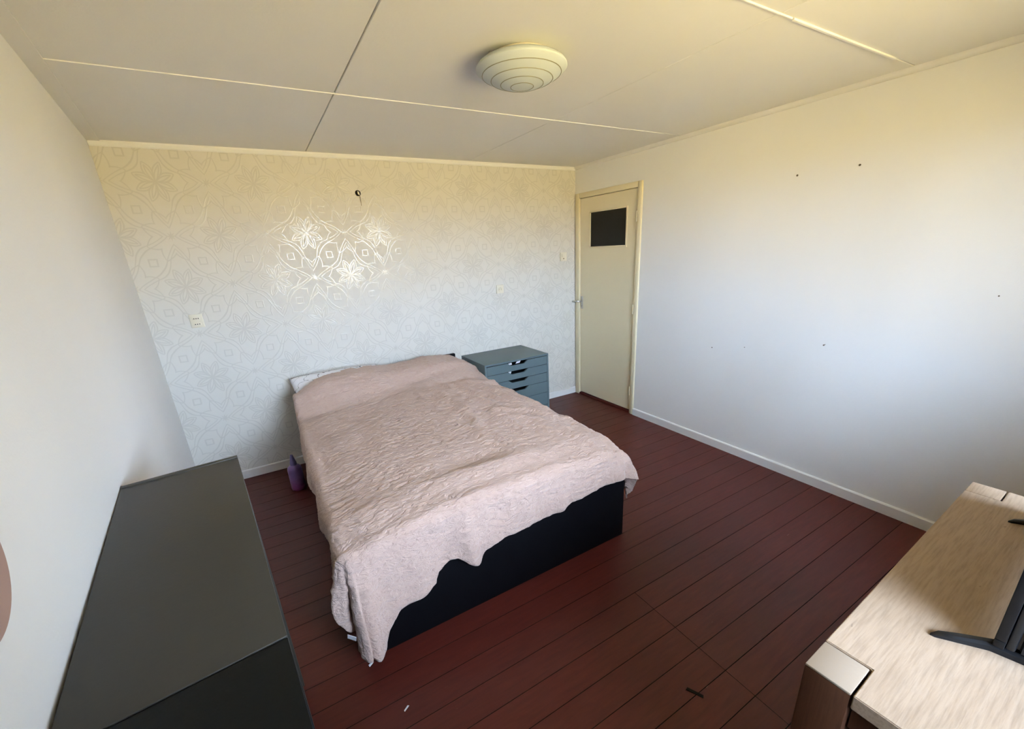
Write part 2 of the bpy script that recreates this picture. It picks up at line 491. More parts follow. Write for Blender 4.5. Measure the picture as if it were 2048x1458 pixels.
# lath along the left wall, quarter rounds on the other two walls
bm = bmesh.new()
ya, yb = 0.0, Y_S
prism(bm, [(xleft(ya), ya), (xleft(yb), yb), (xleft(yb) + 0.066, yb), (xleft(ya) + 0.058, ya)], 'z', H - 0.006, H + 0.002)
t1 = mesh_obj('trim_1', bm, M['ceil'])
struct(t1, 'flat ceiling lath along the left wall', 'trim')
def quarter(r):
    return [(0, 0), (-r, 0)] + [(-r * math.cos(t), -r * math.sin(t)) for t in [PI / 2 * q / 6 for q in range(1, 6)]] + [(0, -r)]
bm = bmesh.new()
prism(bm, [(u, H + 0.001 + v) for u, v in quarter(0.026)], 'y', -0.01, Y_S)
t2 = mesh_obj('trim_2', bm, M['ceil'], smooth=True)
struct(t2, 'thin quarter round moulding where ceiling meets the door wall', 'trim')
bm = bmesh.new()
prism(bm, [(u, H + 0.001 + v) for u, v in ((0, 0), (-0.016, 0), (-0.016, -0.012), (-0.010, -0.026), (-0.004, -0.031), (0, -0.031))], 'x', -3.56, -0.004)
t3 = mesh_obj('trim_3', bm, M['trim'])
struct(t3, 'narrow white moulding along the top of the wallpaper', 'trim')
# baseboards
def base_poly(d, h): return [(0, 0), (-d, 0), (-d, h - 0.006), (-d + 0.006, h), (0, h)]
bm = bmesh.new(); prism(bm, base_poly(0.014, 0.068), 'x', -3.55, -0.012)
o = mesh_obj('baseboard_back', bm, M['trim']); struct(o, 'low white baseboard under the wallpaper', 'baseboard')
bm = bmesh.new(); prism(bm, base_poly(0.016, 0.066), 'y', D_Y1 - 0.002, Y_S)
o = mesh_obj('baseboard_right', bm, M['trim']); struct(o, 'low white baseboard along the door wall', 'baseboard')
bm = bmesh.new()
prism(bm, [(xleft(0), 0), (xleft(Y_S), Y_S), (xleft(Y_S) + 0.014, Y_S), (xleft(0) + 0.014, 0)], 'z', 0.0, 0.066)
o = mesh_obj('baseboard_left', bm, M['trim']); struct(o, 'low white baseboard behind the bookcases', 'baseboard')

# ------------------------------------------------------------------ door
door = empty('door_1', (0, -0.45, 0))
struct(door, 'cream flush door with small dark glass pane', 'door')
def dpart(name, d, mat, par=door, bev=0.002):
    x0, x1, ya, yb, z0, z1 = d
    bm = bmesh.new(); box(bm, x0, x1, min(ya, yb) + 0.45, max(ya, yb) + 0.45, z0, z1, bev=bev, seg=2)
    return mesh_obj(name, bm, mat, par, smooth=True)
LY0, LY1, LZ0, LZ1 = -0.078, -0.836, 0.032, 2.016
# frame: two jambs and a head, 22 mm proud
dpart('jamb', (-0.016, 0.10, -0.014, LY0 + 0.002, 0, D_Z1), M['cream'], bev=0.005)
dpart('jamb', (-0.016, 0.10, LY1 - 0.002, D_Y1 + 0.001, 0, D_Z1), M['cream'], bev=0.006)
dpart('frame_head', (-0.014, 0.10, LY0, LY1, LZ1 + 0.004, D_Z1), M['cream'], bev=0.004)
dpart('door_stop', (0.045, 0.10, LY0 + 0.002, LY1 - 0.002, 0.0, LZ1 + 0.004), M['groove'], bev=0)
dpart('threshold', (-0.012, 0.06, LY0, LY1, 0.0, 0.022), M['floor'], bev=0.004)
# leaf built round the opening of the pane
PY0, PY1, PZ0, PZ1 = -0.214, -0.712, 1.560, 1.886
bm = bmesh.new()
ys_ = [LY1 + 0.45 + 0.002, PY1 + 0.45, PY0 + 0.45, LY0 + 0.45 - 0.002]; zs_ = [LZ0, PZ0, PZ1, LZ1]
vg = {}
for xi, xx in enumerate((0.002, 0.040)):
    for a_ in range(4):
        for b_ in range(4): vg[xi, a_, b_] = bm.verts.new((xx, ys_[a_], zs_[b_]))
for a_ in range(3):
    for b_ in range(3):
        if a_ == 1 and b_ == 1: continue
        for xi in (0, 1): bm.faces.new([vg[xi, a_, b_], vg[xi, a_ + 1, b_], vg[xi, a_ + 1, b_ + 1], vg[xi, a_, b_ + 1]])
for (p, q) in (((0, 0), (3, 0)), ((3, 0), (3, 3)), ((3, 3), (0, 3)), ((0, 3), (0, 0)), ((1, 1), (2, 1)), ((2, 1), (2, 2)), ((2, 2), (1, 2)), ((1, 2), (1, 1))):
    n_ = max(abs(q[0] - p[0]), abs(q[1] - p[1])); st = ((q[0] - p[0]) // n_, (q[1] - p[1]) // n_)
    for s_ in range(n_):
        A_ = (p[0] + st[0] * s_, p[1] + st[1] * s_); B_ = (A_[0] + st[0], A_[1] + st[1])
        bm.faces.new((vg[0, A_[0], A_[1]], vg[0, B_[0], B_[1]], vg[1, B_[0], B_[1]], vg[1, A_[0], A_[1]]))
leaf = mesh_obj('leaf', bm, M['cream'], door)
dpart('glass_pane', (0.012, 0.018, PY0 - 0.001, PY1 + 0.001, PZ0 + 0.001, PZ1 - 0.001), M['doorpane'], leaf, bev=0)
for d in ((-0.004, 0.012, PY0 + 0.006, PY0 - 0.010, PZ0 - 0.006, PZ1 + 0.006), (-0.004, 0.012, PY1 + 0.010, PY1 - 0.006, PZ0 - 0.006, PZ1 + 0.006),
          (-0.004, 0.012, PY0 - 0.010, PY1 + 0.010, PZ0 - 0.006, PZ0 + 0.010), (-0.004, 0.012, PY0 - 0.010, PY1 + 0.010, PZ1 - 0.008, PZ1 + 0.006)):
    dpart('glazing_bead', d, M['cream'], leaf, bev=0.002)
for zc in (1.797, 1.012, 0.230):
    bm = bmesh.new(); lathe(bm, [(0.0, -0.042), (0.008, -0.042), (0.009, -0.038), (0.009, 0.038), (0.008, 0.042), (0.0, 0.042)], 16, (-0.010, LY1 + 0.45 + 0.003, zc), cap=False)
    mesh_obj('hinge', bm, M['cream'], door, smooth=True)
hd = dpart('handle_plate', (-0.006, 0.002, -0.094, -0.124, 0.955, 1.085), M['steel'], leaf, bev=0.003)
bm = bmesh.new(); tube(bm, [(-0.004, -0.109 + 0.45, 1.035), (-0.040, -0.109 + 0.45, 1.035), (-0.052, -0.103 + 0.45, 1.035), (-0.054, -0.07 + 0.45, 1.034), (-0.050, -0.01 + 0.45, 1.030)], [0.010, 0.009, 0.009, 0.009, 0.007], 10)
o = mesh_obj('lever', bm, M['steel'], leaf, smooth=True); o['label'] = 'bent metal door lever'
bm = bmesh.new(); tube(bm, [(-0.0065, -0.109 + 0.45, 0.985), (-0.0075, -0.109 + 0.45, 0.985)], 0.0045, 10)
mesh_obj('keyhole', bm, M['slot'], leaf)

# ------------------------------------------------------------------ bed
BX0, BX1, BY1 = -2.835, -1.385, -2.14
bed = empty('bed', ((BX0 + BX1) / 2, -1.07, 0))
tag(bed, 'black box bed under the pink bedspread', 'bed')
def bpart(name, d, mat, bev=0.004):
    cx, cy = (BX0 + BX1) / 2, -1.07
    bm = bmesh.new(); box(bm, d[0] - cx, d[1] - cx, d[2] - cy, d[3] - cy, d[4], d[5], bev=bev)
    return mesh_obj(name, bm, mat, bed, smooth=bev > 0)
bpart('foot_panel', (BX0, BX1, BY1, BY1 + 0.03, 0.0, 0.425), M['blackwood'])
bpart('side_panel', (BX0, BX0 + 0.03, BY1 + 0.03, -0.05, 0.0, 0.425), M['blackwood'])
bpart('side_panel', (BX1 - 0.03, BX1, BY1 + 0.03, -0.05, 0.0, 0.425), M['blackwood'])
bpart('headboard', (BX0 + 0.05, -1.455, -0.05, -0.016, 0.0, 0.702), M['blackwood'])
bpart('mattress', (BX0 + 0.04, BX1 - 0.045, BY1 + 0.045, -0.055, 0.30, 0.535), M['mattress'], bev=0.03)

# pillow peeking out behind the bedspread
def cushion(name, w, d, h, mat, nu=40, nv=28):
    bm = bmesh.new()
    def surf(u, v, s):
        x = u * w / 2; y_ = v * d / 2
        e = max(0.0, (1 - abs(u) ** 2.6)) ** 0.5 * max(0.0, (1 - abs(v) ** 2.6)) ** 0.5
        pin = 1 - 0.07 * (1 - abs(v)) * abs(u) ** 3
        z = s * h / 2 * e + 0.006 * noise.noise(Vector((x * 7, y_ * 7, s)))* e
        return (x * (1 - 0.06 * (1 - abs(v) ** 2) * abs(u) ** 4), y_ * (1 - 0.06 * (1 - abs(u) ** 2) * abs(v) ** 4), z)
    grid = {}
    for s in (1, -1):
        for i in range(nu + 1):
            for j in range(nv + 1):
                if s == -1 and (i in (0, nu) or j in (0, nv)): grid[s, i, j] = grid[1, i, j]; continue
                grid[s, i, j] = bm.verts.new(surf(-1 + 2 * i / nu, -1 + 2 * j / nv, s))
        for i in range(nu):
            for j in range(nv):
                bm.faces.new((grid[s, i, j], grid[s, i + 1, j], grid[s, i + 1, j + 1], grid[s, i, j + 1]))
    return mesh_obj(name, bm, mat, None, smooth=True, sharp=3.0)
pil = cushion('pillow', 0.66, 0.46, 0.15, M['scribble'])
pil.location = (-2.508, -0.272, 0.634); pil.rotation_euler = (math.radians(27), 0, 0)
tag(pil, 'white pillow with black scribble print sticking out from the pink bedspread', 'pillow')

# ---- bedspread: one quilted cloth over the bed, hanging at three sides
def lerp_tab(tab, x):
    if x <= tab[0][0]: return tab[0][1]
    for (a, fa), (b, fb) in zip(tab, tab[1:]):
        if x <= b:
            t = (x - a) / (b - a); t = t * t * (3 - 2 * t) * 0.5 + t * 0.5
            return fa + (fb - fa) * t
    return tab[-1][1]
def sst(a, b, x):
    t = min(1, max(0, (x - a) / (b - a))); return t * t * (3 - 2 * t)
QX0, QX1, QY1 = -2.815, -1.425, -2.115
FOOT = [(-2.815, 0.115), (-2.79, 0.102), (-2.76, 0.115), (-2.723, 0.165), (-2.669, 0.225), (-2.584, 0.238), (-2.512, 0.265), (-2.49, 0.312), (-2.43, 0.340), (-2.40, 0.340),
        (-2.354, 0.300), (-2.32, 0.288), (-2.263, 0.325), (-2.148, 0.352), (-1.975, 0.352), (-1.842, 0.355), (-1.774, 0.384), (-1.632, 0.394), (-1.477, 0.402), (-1.42, 0.398)]
CORNL = [(0, 0.37), (0.12, 0.29), (0.3, 0.235), (0.5, 0.195), (0.7, 0.145), (0.88, 0.118), (1.0, 0.115)]
CORNR = [(0, 0.30), (0.12, 0.22), (0.3, 0.27), (0.5, 0.375), (0.75, 0.392), (1.0, 0.398)]
def head_y(x): return lerp_tab([(-2.83, -0.33), (-2.75, -0.31), (-2.64, -0.235), (-2.44, -0.155), (-2.25, -0.115), (-1.9, -0.10), (-1.43, -0.09)], x)
def gauss(d, s): return math.exp(-(d / s) ** 2)
def ztop(x, y):
    s = (x - QX0) / (QX1 - QX0)
    z = 0.566 + 0.035 * s + 0.032 * (1 - (2 * s - 1) ** 2)
    # pillow rise at the head
    rise = sst(-0.60, -0.34, y)
    edge = lerp_tab([(0, 0.135), (0.06, 0.160), (0.133, 0.168), (0.27, 0.163), (0.378, 0.142), (0.514, 0.102), (0.637, 0.104), (0.737, 0.125), (0.83, 0.115), (0.917, 0.10), (1.0, 0.045)], s)
    z += rise * edge * (1 - 0.06 * sst(-0.16, -0.02, y))
    z -= 0.020 * gauss(y + 0.47 + 0.05 * math.sin(s * 5), 0.045) * sst(0.25, 0.6, s)
    z += 0.012 * gauss(y + 0.62 + 0.06 * s, 0.06) * sst(0.5, 0.9, s)
    # duvet lumps
    z += 0.016 * noise.noise(Vector((x * 2.6, y * 2.1, 3.0))) + 0.008 * noise.noise(Vector((x * 6.1 + y * 2, y * 5.2, 9.0)))
    # crumpled folds on the right half
    w = sst(0.45, 0.7, s) * (1 - sst(-0.75, -0.45, y)) * (1 - sst(0.2, 0.6, -y - 1.3))
    z += w * 0.016 * (1 - abs(noise.noise(Vector((x * 9 + y * 3, y * 4.2 - x * 2, 1.7)))) * 2.6)
    # ridge and hollow near the foot
    d = (y + 1.98) + 0.10 * (s - 0.42)
    z += 0.016 * gauss(d, 0.055) * gauss(s - 0.5, 0.22) - 0.013 * gauss(d - 0.12, 0.06) * gauss(s - 0.47, 0.12)
    z -= 0.030 * sst(-1.95, -2.115, y) * (1 - 0.5 * gauss(s - 0.4, 0.25))
    z -= 0.028 * sst(0.90, 1.0, s) * (1 - rise) + 0.012 * sst(0.1, 0.0, s)
    return z
NX, NY, MS = 210, 290, 56
def skirt(q, nrm, zt, hem, k, r, flare, rip):
    D = max(0.05, zt - hem); L = D - r + r * PI / 2
    d = L * k / MS; qa = r * PI / 2
    if d < qa: out = r * math.sin(d / r); drop = r * (1 - math.cos(d / r))
    else: out = r + flare * (d - qa); drop = r + (d - qa)
    f = sst(0, 1, k / MS)
    out += rip * f
    return Vector((q[0] + nrm[0] * out, q[1] + nrm[1] * out, zt - drop))
def rip_foot(x):
    r = 0.0
    for c, s, a in ((-2.335, 0.045, 0.035), (-2.45, 0.05, -0.012), (-2.57, 0.05, 0.012), (-2.72, 0.03, -0.012), (-2.79, 0.035, 0.05), (-2.1, 0.06, 0.012), (-1.93, 0.05, -0.008), (-1.70, 0.09, 0.012), (-1.46, 0.06, 0.02)):
        r += a * gauss(x - c, s)
    return r + 0.006 * noise.noise(Vector((x * 16, 0, 0)))
verts = {}
bm = bmesh.new()
for i in range(0, MS + NX + MS + 1):
    for j in range(0, NY + MS + 1):
        a = max(MS - i, 0); b = max(i - MS - NX, 0); c = max(j - NY, 0)
        s = min(max((i - MS) / NX, 0), 1); t = min(j / NY, 1)
        x = QX0 + s * (QX1 - QX0); hy = head_y(x); y = hy + t * (QY1 - hy)
        zt = ztop(x, y)
        if a == 0 and b == 0 and c == 0:
            p = Vector((x, y, zt))
        elif c == 0:
            if a:
                rl = 0.026 + 0.024 * sst(-0.2, -1.2, y)
                hem = 0.40 + 0.012 * math.sin(y * 9) + 0.02 * noise.noise(Vector((0, y * 6, 2)))
                p = skirt((x, y), (-1, 0), zt, hem, a, rl, 0.03, 0.012 * math.sin(y * 14) * sst(-0.3, -1.0, y))
            else:
                nb = sst(-0.52, -0.80, y)                       # held in tight beside the drawer unit
                hem = 0.48 - 0.18 * nb + 0.03 * math.sin(y * 7 + 1) * nb
                p = skirt((x, y), (1, 0), zt, hem, b, 0.030 + 0.018 * nb, 0.02 * nb, 0.012 * math.sin(y * 15) * nb)
        elif a == 0 and b == 0:
            fl_ = 0.10 * gauss(x + 2.815, 0.14) + 0.05
            p = skirt((x, y), (0, -1), zt, lerp_tab(FOOT, x), c, 0.05, fl_, rip_foot(x))
        else:
            e = a or b; k_ = max(e, c)
            f = 0.5 * c / e if e >= c else 1 - 0.5 * e / c          # 0 at the side, 1 at the foot
            ang = f * PI / 2
            nrm = ((-1 if a else 1) * math.cos(ang), -math.sin(ang))
            if a:
                hem = lerp_tab(CORNL, f)
                rip = 0.030 * gauss(f - 0.12, 0.16) - 0.045 * gauss(f - 0.60, 0.12) + 0.05 * gauss(f - 1.0, 0.2)
                p = skirt((x, y), nrm, zt, hem, k_, 0.05, 0.10 + 0.05 * f, rip)
            else:
                hem = lerp_tab(CORNR, f)
                rip = 0.055 * gauss(f - 0.55, 0.22) - 0.01 * gauss(f - 0.2, 0.1)
                p = skirt((x, y), nrm, zt, hem, k_, 0.05, 0.10, rip)
        n3 = Vector((p.x, p.y, p.z))
        p.z += 0.0022 * noise.noise(n3 * 34) * (0 if (a or b or c) else 1)
        if a or b or c:
            p.x += 0.004 * noise.noise(n3 * 13 + Vector((5, 0, 0))); p.y += 0.005 * noise.noise(n3 * 14)
        verts[i, j] = bm.verts.new(p)
for i in range(0, MS + NX + MS):
    for j in range(0, NY + MS):
        bm.faces.new((verts[i, j], verts[i + 1, j], verts[i + 1, j + 1], verts[i, j + 1]))
bmesh.ops.remove_doubles(bm, verts=bm.verts, dist=0.0004)
bmesh.ops.recalc_face_normals(bm, faces=bm.faces)
bm.normal_update()
def crinkle(c):
    w_ = noise.noise_vector(c * 6.0) * 0.05
    q_ = Vector(((c.x + w_.x) * 15, (c.y + w_.y) * 36, (c.z + w_.z) * 36))
    a_ = noise.noise(q_); b_ = noise.noise(q_ * 1.9 + Vector((7, 3, 1)))
    return (1 - 2.6 * abs(a_)) * 0.0034 + (1 - 2.6 * abs(b_)) * 0.0016
offs = [(v, v.normal * crinkle(v.co)) for v in bm.verts]
for v, d_ in offs: v.co += d_
spread = mesh_obj('bedspread', bm, M['quilt'], None, smooth=True, sharp=3.1)
sm = spread.modifiers.new('thickness', 'SOLIDIFY'); sm.thickness = 0.006; sm.offset = -1
tag(spread, 'dusty pink crinkled bedspread draped over the black bed', 'bedspread')
bm = bmesh.new(); box(bm, -0.018, 0.018, -0.0006, 0.0006, -0.018, 0.010)
ct = mesh_obj('care_tag', bm, M['paper'], spread); ct.location = (-2.868, -2.195, 0.205); ct.rotation_euler = (0.2, 0.3, -0.7)
ct['label'] = 'small white care tag'

# ------------------------------------------------------------------ drawer unit beside the bed
UX0, UX1, UD, UH = -1.376, -0.716, 0.484, 0.66
un = empty('drawer_unit', ((UX0 + UX1) / 2, -UD / 2 - 0.004, 0))
tag(un, 'low grey-blue drawer unit with cut-out handles between bed and door', 'drawer unit')
hw, hd_ = (UX1 - UX0) / 2, UD / 2
bx('top_board', (-hw, hw, -hd_, hd_, UH - 0.016, UH), M['unit'], un, bev=0.0015)
for s_ in (-1, 1):
    bx('side_panel', (s_ * hw - (0.016 if s_ > 0 else 0), s_ * hw + (0.016 if s_ < 0 else 0), -hd_, hd_, 0.0, UH - 0.016), M['unit'], un, bev=0.001)
bx('back_panel', (-hw + 0.016, hw - 0.016, hd_ - 0.008, hd_, 0.02, UH - 0.016), M['unit'], un)
bx('plinth', (-hw + 0.016, hw - 0.016, -hd_ + 0.01, -hd_ + 0.026, 0.0, 0.045), M['unit'], un)
zs = [0.640, 0.5605, 0.4815, 0.396, 0.2875, 0.170, 0.050]
for q in range(6):
    z1, z0 = zs[q] - 0.0025, zs[q + 1] + 0.0015
    w = hw - 0.018
    nz = 0.026
    poly = [(-w, z0), (w, z0), (w, z1), (0.105, z1), (0.066, z1 - nz), (-0.066, z1 - nz), (-0.105, z1), (-w, z1)]
    bm = bmesh.new(); prism(bm, poly, 'y', -hd_ + 0.001, -hd_ + 0.017)
    dr = mesh_obj('drawer', bm, M['unit'], un)
    bm = bmesh.new(); box(bm, -w + 0.02, w - 0.02, -hd_ + 0.02, hd_ - 0.02, z0 + 0.008, z0 + 0.014)
    mesh_obj('drawer_bottom', bm, M['unit_in'], dr)
    if q == 0:
        bm = bmesh.new(); prism(bm, [(-0.10, z1 - 0.022), (-0.045, z1 - 0.024), (-0.050, z1 - 0.006), (-0.085, z1 - 0.010)], 'y', -hd_ + 0.030, -hd_ + 0.032)
        pp = mesh_obj('paper', bm, M['paper'], None); pp.location = un.location
        tag(pp, 'left of two white papers showing in the cut-out handle of the top drawer', 'paper')
        bm = bmesh.new(); prism(bm, [(-0.005, z1 - 0.024), (0.040, z1 - 0.022), (0.050, z1 - 0.004), (0.010, z1 - 0.008)], 'y', -hd_ + 0.036, -hd_ + 0.038)
        pp = mesh_obj('paper', bm, M['paper'], None); pp.location = un.location
        tag(pp, 'right of two white papers showing in the cut-out handle of the top drawer', 'paper')
    if q == 1:
        bm = bmesh.new(); prism(bm, [(-0.098, z1 - 0.018), (-0.06, z1 - 0.024), (-0.056, z1 - 0.006), (-0.082, z1 - 0.006)], 'y', -hd_ + 0.030, -hd_ + 0.032)
        pp = mesh_obj('paper', bm, M['paper'], None); pp.location = un.location
        tag(pp, 'small white paper corner in the handle slot of the second drawer', 'paper')

# ------------------------------------------------------------------ ceiling lamp
LX, LY = -1.815, -1.915
lamp = empty('ceiling_lamp', (LX, LY, H))
tag(lamp, 'round white glass lamp with ringed bowl on the ceiling', 'lamp')
bm = bmesh.new(); lathe(bm, [(0.0, 0.0), (0.118, 0.0), (0.122, -0.003), (0.122, -0.020), (0.118, -0.024), (0.0, -0.024)], 64, cap=False)
mesh_obj('lamp_base', bm, M['white_plastic'], lamp, smooth=True)
def bowl(r):
    t = min(1.0, r / 0.182)
    return -0.044 - 0.062 * (1 - t ** 2.1) ** 0.9
prof = [(0.124, -0.010), (0.140, -0.013), (0.160, -0.021), (0.174, -0.030), (0.181, -0.039), (0.182, -0.044)]
RINGS = (0.158, 0.124, 0.086, 0.046)
r = 0.181
while r > 0.002:
    prof.append((r, bowl(r))); r -= 0.003 if r < 0.165 else 0.0015
prof.append((0.0, bowl(0)))
bm = bmesh.new(); lathe(bm, prof, 80, cap=False)
gs = mesh_obj('glass_shade', bm, M['lampglass'], lamp, smooth=True, sharp=1.2)
M['ring'] = plastic('etched_ring', rgb(132, 128, 104), 0.6)
for rr in RINGS:
    bm = bmesh.new(); zc = bowl(rr); q_ = 0.0016
    lathe(bm, [(rr + q_ * math.cos(2 * PI * k / 8), zc + q_ * math.sin(2 * PI * k / 8)) for k in range(9)], 80, cap=False)
    mesh_obj('ring', bm, M['ring'], gs, smooth=True)
bm = bmesh.new(); lathe(bm, [(0, 0.006), (0.006, 0.004), (0.007, -0.002), (0.004, -0.006), (0, -0.007)], 12, cap=False)
cl = mesh_obj('retaining_screw', bm, M['steel'], lamp, smooth=True); cl.location = (0.146 * math.cos(-0.95), 0.146 * math.sin(-0.95), -0.014)
for q in (1, 2):
    c2 = cl.copy(); COL.objects.link(c2); c2.parent = lamp
    c2.location = (0.146 * math.cos(-0.95 + q * 2.094), 0.146 * math.sin(-0.95 + q * 2.094), -0.014)

# ------------------------------------------------------------------ lilac bottle on the floor
bt = empty('spray_bottle', (-2.940, -0.430, 0.0))
tag(bt, 'ribbed lilac and purple plastic bottle standing on the floor left of the bed', 'bottle')
prof = [(0.0, 0.0), (0.041, 0.0), (0.046, 0.004)]
for q in range(13):
    z = 0.012 + q * 0.0115
    prof += [(0.0465, z), (0.0485, z + 0.004), (0.0465, z + 0.008)]
prof += [(0.0475, 0.164), (0.045, 0.176), (0.034, 0.188), (0.019, 0.194), (0.0165, 0.200), (0.0, 0.200)]
bm = bmesh.new(); lathe(bm, prof, 32, cap=False); mesh_obj('bottle_body', bm, M['lilac'], bt, smooth=True)
bm = bmesh.new(); lathe(bm, [(0.0, 0.196), (0.022, 0.196), (0.022, 0.218), (0.019, 0.222), (0.016, 0.236), (0.011, 0.264), (0.009, 0.274), (0.0, 0.276)], 24, cap=False)
mesh_obj('nozzle_cap', bm, M['lilac_cap'], bt, smooth=True)

# ------------------------------------------------------------------ two dark bookcases along the left wall
BH = 1.01
ang = math.atan(0.1055)
def bookcase(name, far_right, length, depth, mat, low, capped, label):
    # local: +x towards the room (front), +y away from the camera; origin at the far front corner on the floor
    o = empty(name, (far_right[0], far_right[1], 0), ang)
    tag(o, label, 'bookcase', 'low bookcases along the left wall')
    bh = BH - low
    t_far = 0.0005 if capped else 0.0190
    bx('side_panel', (-depth, 0, -0.018, 0, 0, bh - (0.0195 if capped else 0)), mat, o, bev=0.0015)
    bx('side_panel', (-depth, 0, -length, -length + 0.018, 0, bh - 0.0195), mat, o, bev=0.001)
    bx('top_board', (-depth, 0, -length, -t_far, bh - 0.0192, bh - (0 if capped else 0.0014)), mat, o, bev=0.001)
    bx('back_panel', (-depth, -depth + 0.006, -length + 0.018, -0.018, 0.05, bh - 0.02), mat, o)
    bx('plinth', (-0.02, -0.006, -length + 0.018, -0.018, 0, 0.06), mat, o)
    for zc in (0.065, 0.39, 0.71):
        bx('shelf', (-depth + 0.006, -0.012, -length + 0.0185, -0.0185, zc, zc + 0.016), mat, o)
    return o
FR = (-3.068, -2.097)
L1 = 0.857
bookcase('bookcase', FR, L1, 0.282, M['board_a'], 0.0, False, 'charcoal low bookcase nearer the wallpaper wall, top bare')
p2 = (FR[0] + math.sin(ang) * (L1 + 0.0025), FR[1] - math.cos(ang) * (L1 + 0.0025))
bookcase('bookcase', p2, 0.86, 0.289, M['board_b'], 0.0025, True, 'blue-black low bookcase at the bottom edge, nearest the camera')

# ------------------------------------------------------------------ oak table with TV
TA = math.radians(1.85)
TZ = 0.75
tb = empty('oak_table', (-2.093, -3.340, 0), TA)     # origin: north-west corner
tag(tb, 'pale oak table with set-in square legs beside the camera', 'table')
TLn, TD, TT = 1.167, 0.72, 0.034
LX_, LY_ = 0.088, 0.080
G = 0.0035
G2 = 0.0004
# top with notched corners for the legs
poly = [(LX_ + G, 0), (TLn - LX_ - G2, 0), (TLn - LX_ - G2, -LY_ - G), (TLn, -LY_ - G), (TLn, -TD + LY_ + G), (TLn - LX_ - G2, -TD + LY_ + G), (TLn - LX_ - G2, -TD), (LX_ + G, -TD), (LX_ + G, -TD + LY_ + G), (0, -TD + LY_ + G), (0, -LY_ - G), (LX_ + G, -LY_ - G)]
bm = bmesh.new(); prism(bm, poly, 'z', TZ - TT, TZ)
bmesh.ops.recalc_face_normals(bm, faces=bm.faces)
bmesh.ops.bevel(bm, geom=[e for e in bm.edges], offset=0.0018, segments=2, affect='EDGES')
mesh_obj('table_top', bm, M['oak'], tb, smooth=True)
for ix, iy in ((0, 0), (1, 0), (0, 1), (1, 1)):
    x0 = 0 if ix == 0 else TLn - LX_; y0 = -LY_ if iy == 0 else -TD
    lg = bx('leg', (x0, x0 + LX_, y0, y0 + LY_, 0, TZ - 0.006), M['oak_leg'], tb, bev=0.003)
    o = bx('leg_cap', (x0 + 0.0005, x0 + LX_ - 0.0005, y0 + 0.0005, y0 + LY_ - 0.0005, TZ - 0.006, TZ), M['oak_end'] if ix == 0 else M['oak'], lg, bev=0.002)
    if ix == 0: o['label'] = 'pale end grain of the leg'
bx('apron', (LX_ + G, TLn - LX_ - G, -0.045, -0.022, TZ - TT - 0.07, TZ - TT), M['oak_leg'], tb)
bx('apron', (LX_ + G, TLn - LX_ - G, -TD + 0.022, -TD + 0.045, TZ - TT - 0.07, TZ - TT), M['oak_leg'], tb)
bx('apron', (0.022, 0.045, -TD + LY_ + G, -LY_ - G, TZ - TT - 0.07, TZ - TT), M['oak_leg'], tb)
bx('apron', (TLn - 0.045, TLn - 0.022, -TD + LY_ + G, -LY_ - G, TZ - TT - 0.07, TZ - TT), M['oak_leg'], tb)

# TV: front to +y (towards the bed); origin under its left end as seen in the photo
tv = empty('television', (-1.760, -3.528, TZ), TA)
tag(tv, 'black flat television on splayed feet at the right edge of the oak table', 'television')
TW, TH_, Z0 = 0.735, 0.43, 0.018
bm = bmesh.new()
for d in ((0, TW, -0.016, 0, Z0, Z0 + 0.018), (0, TW, -0.016, 0, Z0 + TH_ - 0.014, Z0 + TH_), (0, 0.012, -0.016, 0, Z0 + 0.018, Z0 + TH_ - 0.014), (TW - 0.012, TW, -0.016, 0, Z0 + 0.018, Z0 + TH_ - 0.014)):
    box(bm, *d, bev=0.002, seg=2)
mesh_obj('bezel', bm, M['black_plastic'], tv, smooth=True)
bx('screen', (0.011, TW - 0.011, -0.012, -0.003, Z0 + 0.017, Z0 + TH_ - 0.013), plastic('dark_screen', (0.004, 0.004, 0.005, 1), 0.12), tv)
bm = bmesh.new()
box(bm, 0.004, TW - 0.004, -0.030, -0.0165, Z0 + 0.003, Z0 + TH_ - 0.003, bev=0.004, seg=2)
sh = mesh_obj('back_shell', bm, M['shell'], tv, smooth=True)
bm = bmesh.new()
pr_ = [(-0.029, Z0 + 0.001), (-0.066, Z0 + 0.002), (-0.080, Z0 + 0.020), (-0.082, Z0 + 0.06), (-0.080, Z0 + 0.17), (-0.066, Z0 + 0.21), (-0.029, Z0 + 0.24)]
prism(bm, pr_, 'x', 0.006, TW - 0.006)
bmesh.ops.recalc_face_normals(bm, faces=bm.faces)
bmesh.ops.bevel(bm, geom=[e for e in bm.edges], offset=0.008, segments=3, affect='EDGES')
bu = mesh_obj('rear_housing', bm, M['shell'], sh, smooth=True)
bm = bmesh.new(); box(bm, 0.0045, 0.0065, -0.062, -0.045, Z0 + 0.040, Z0 + 0.044); mesh_obj('vent_slot', bm, M['slot'], sh)
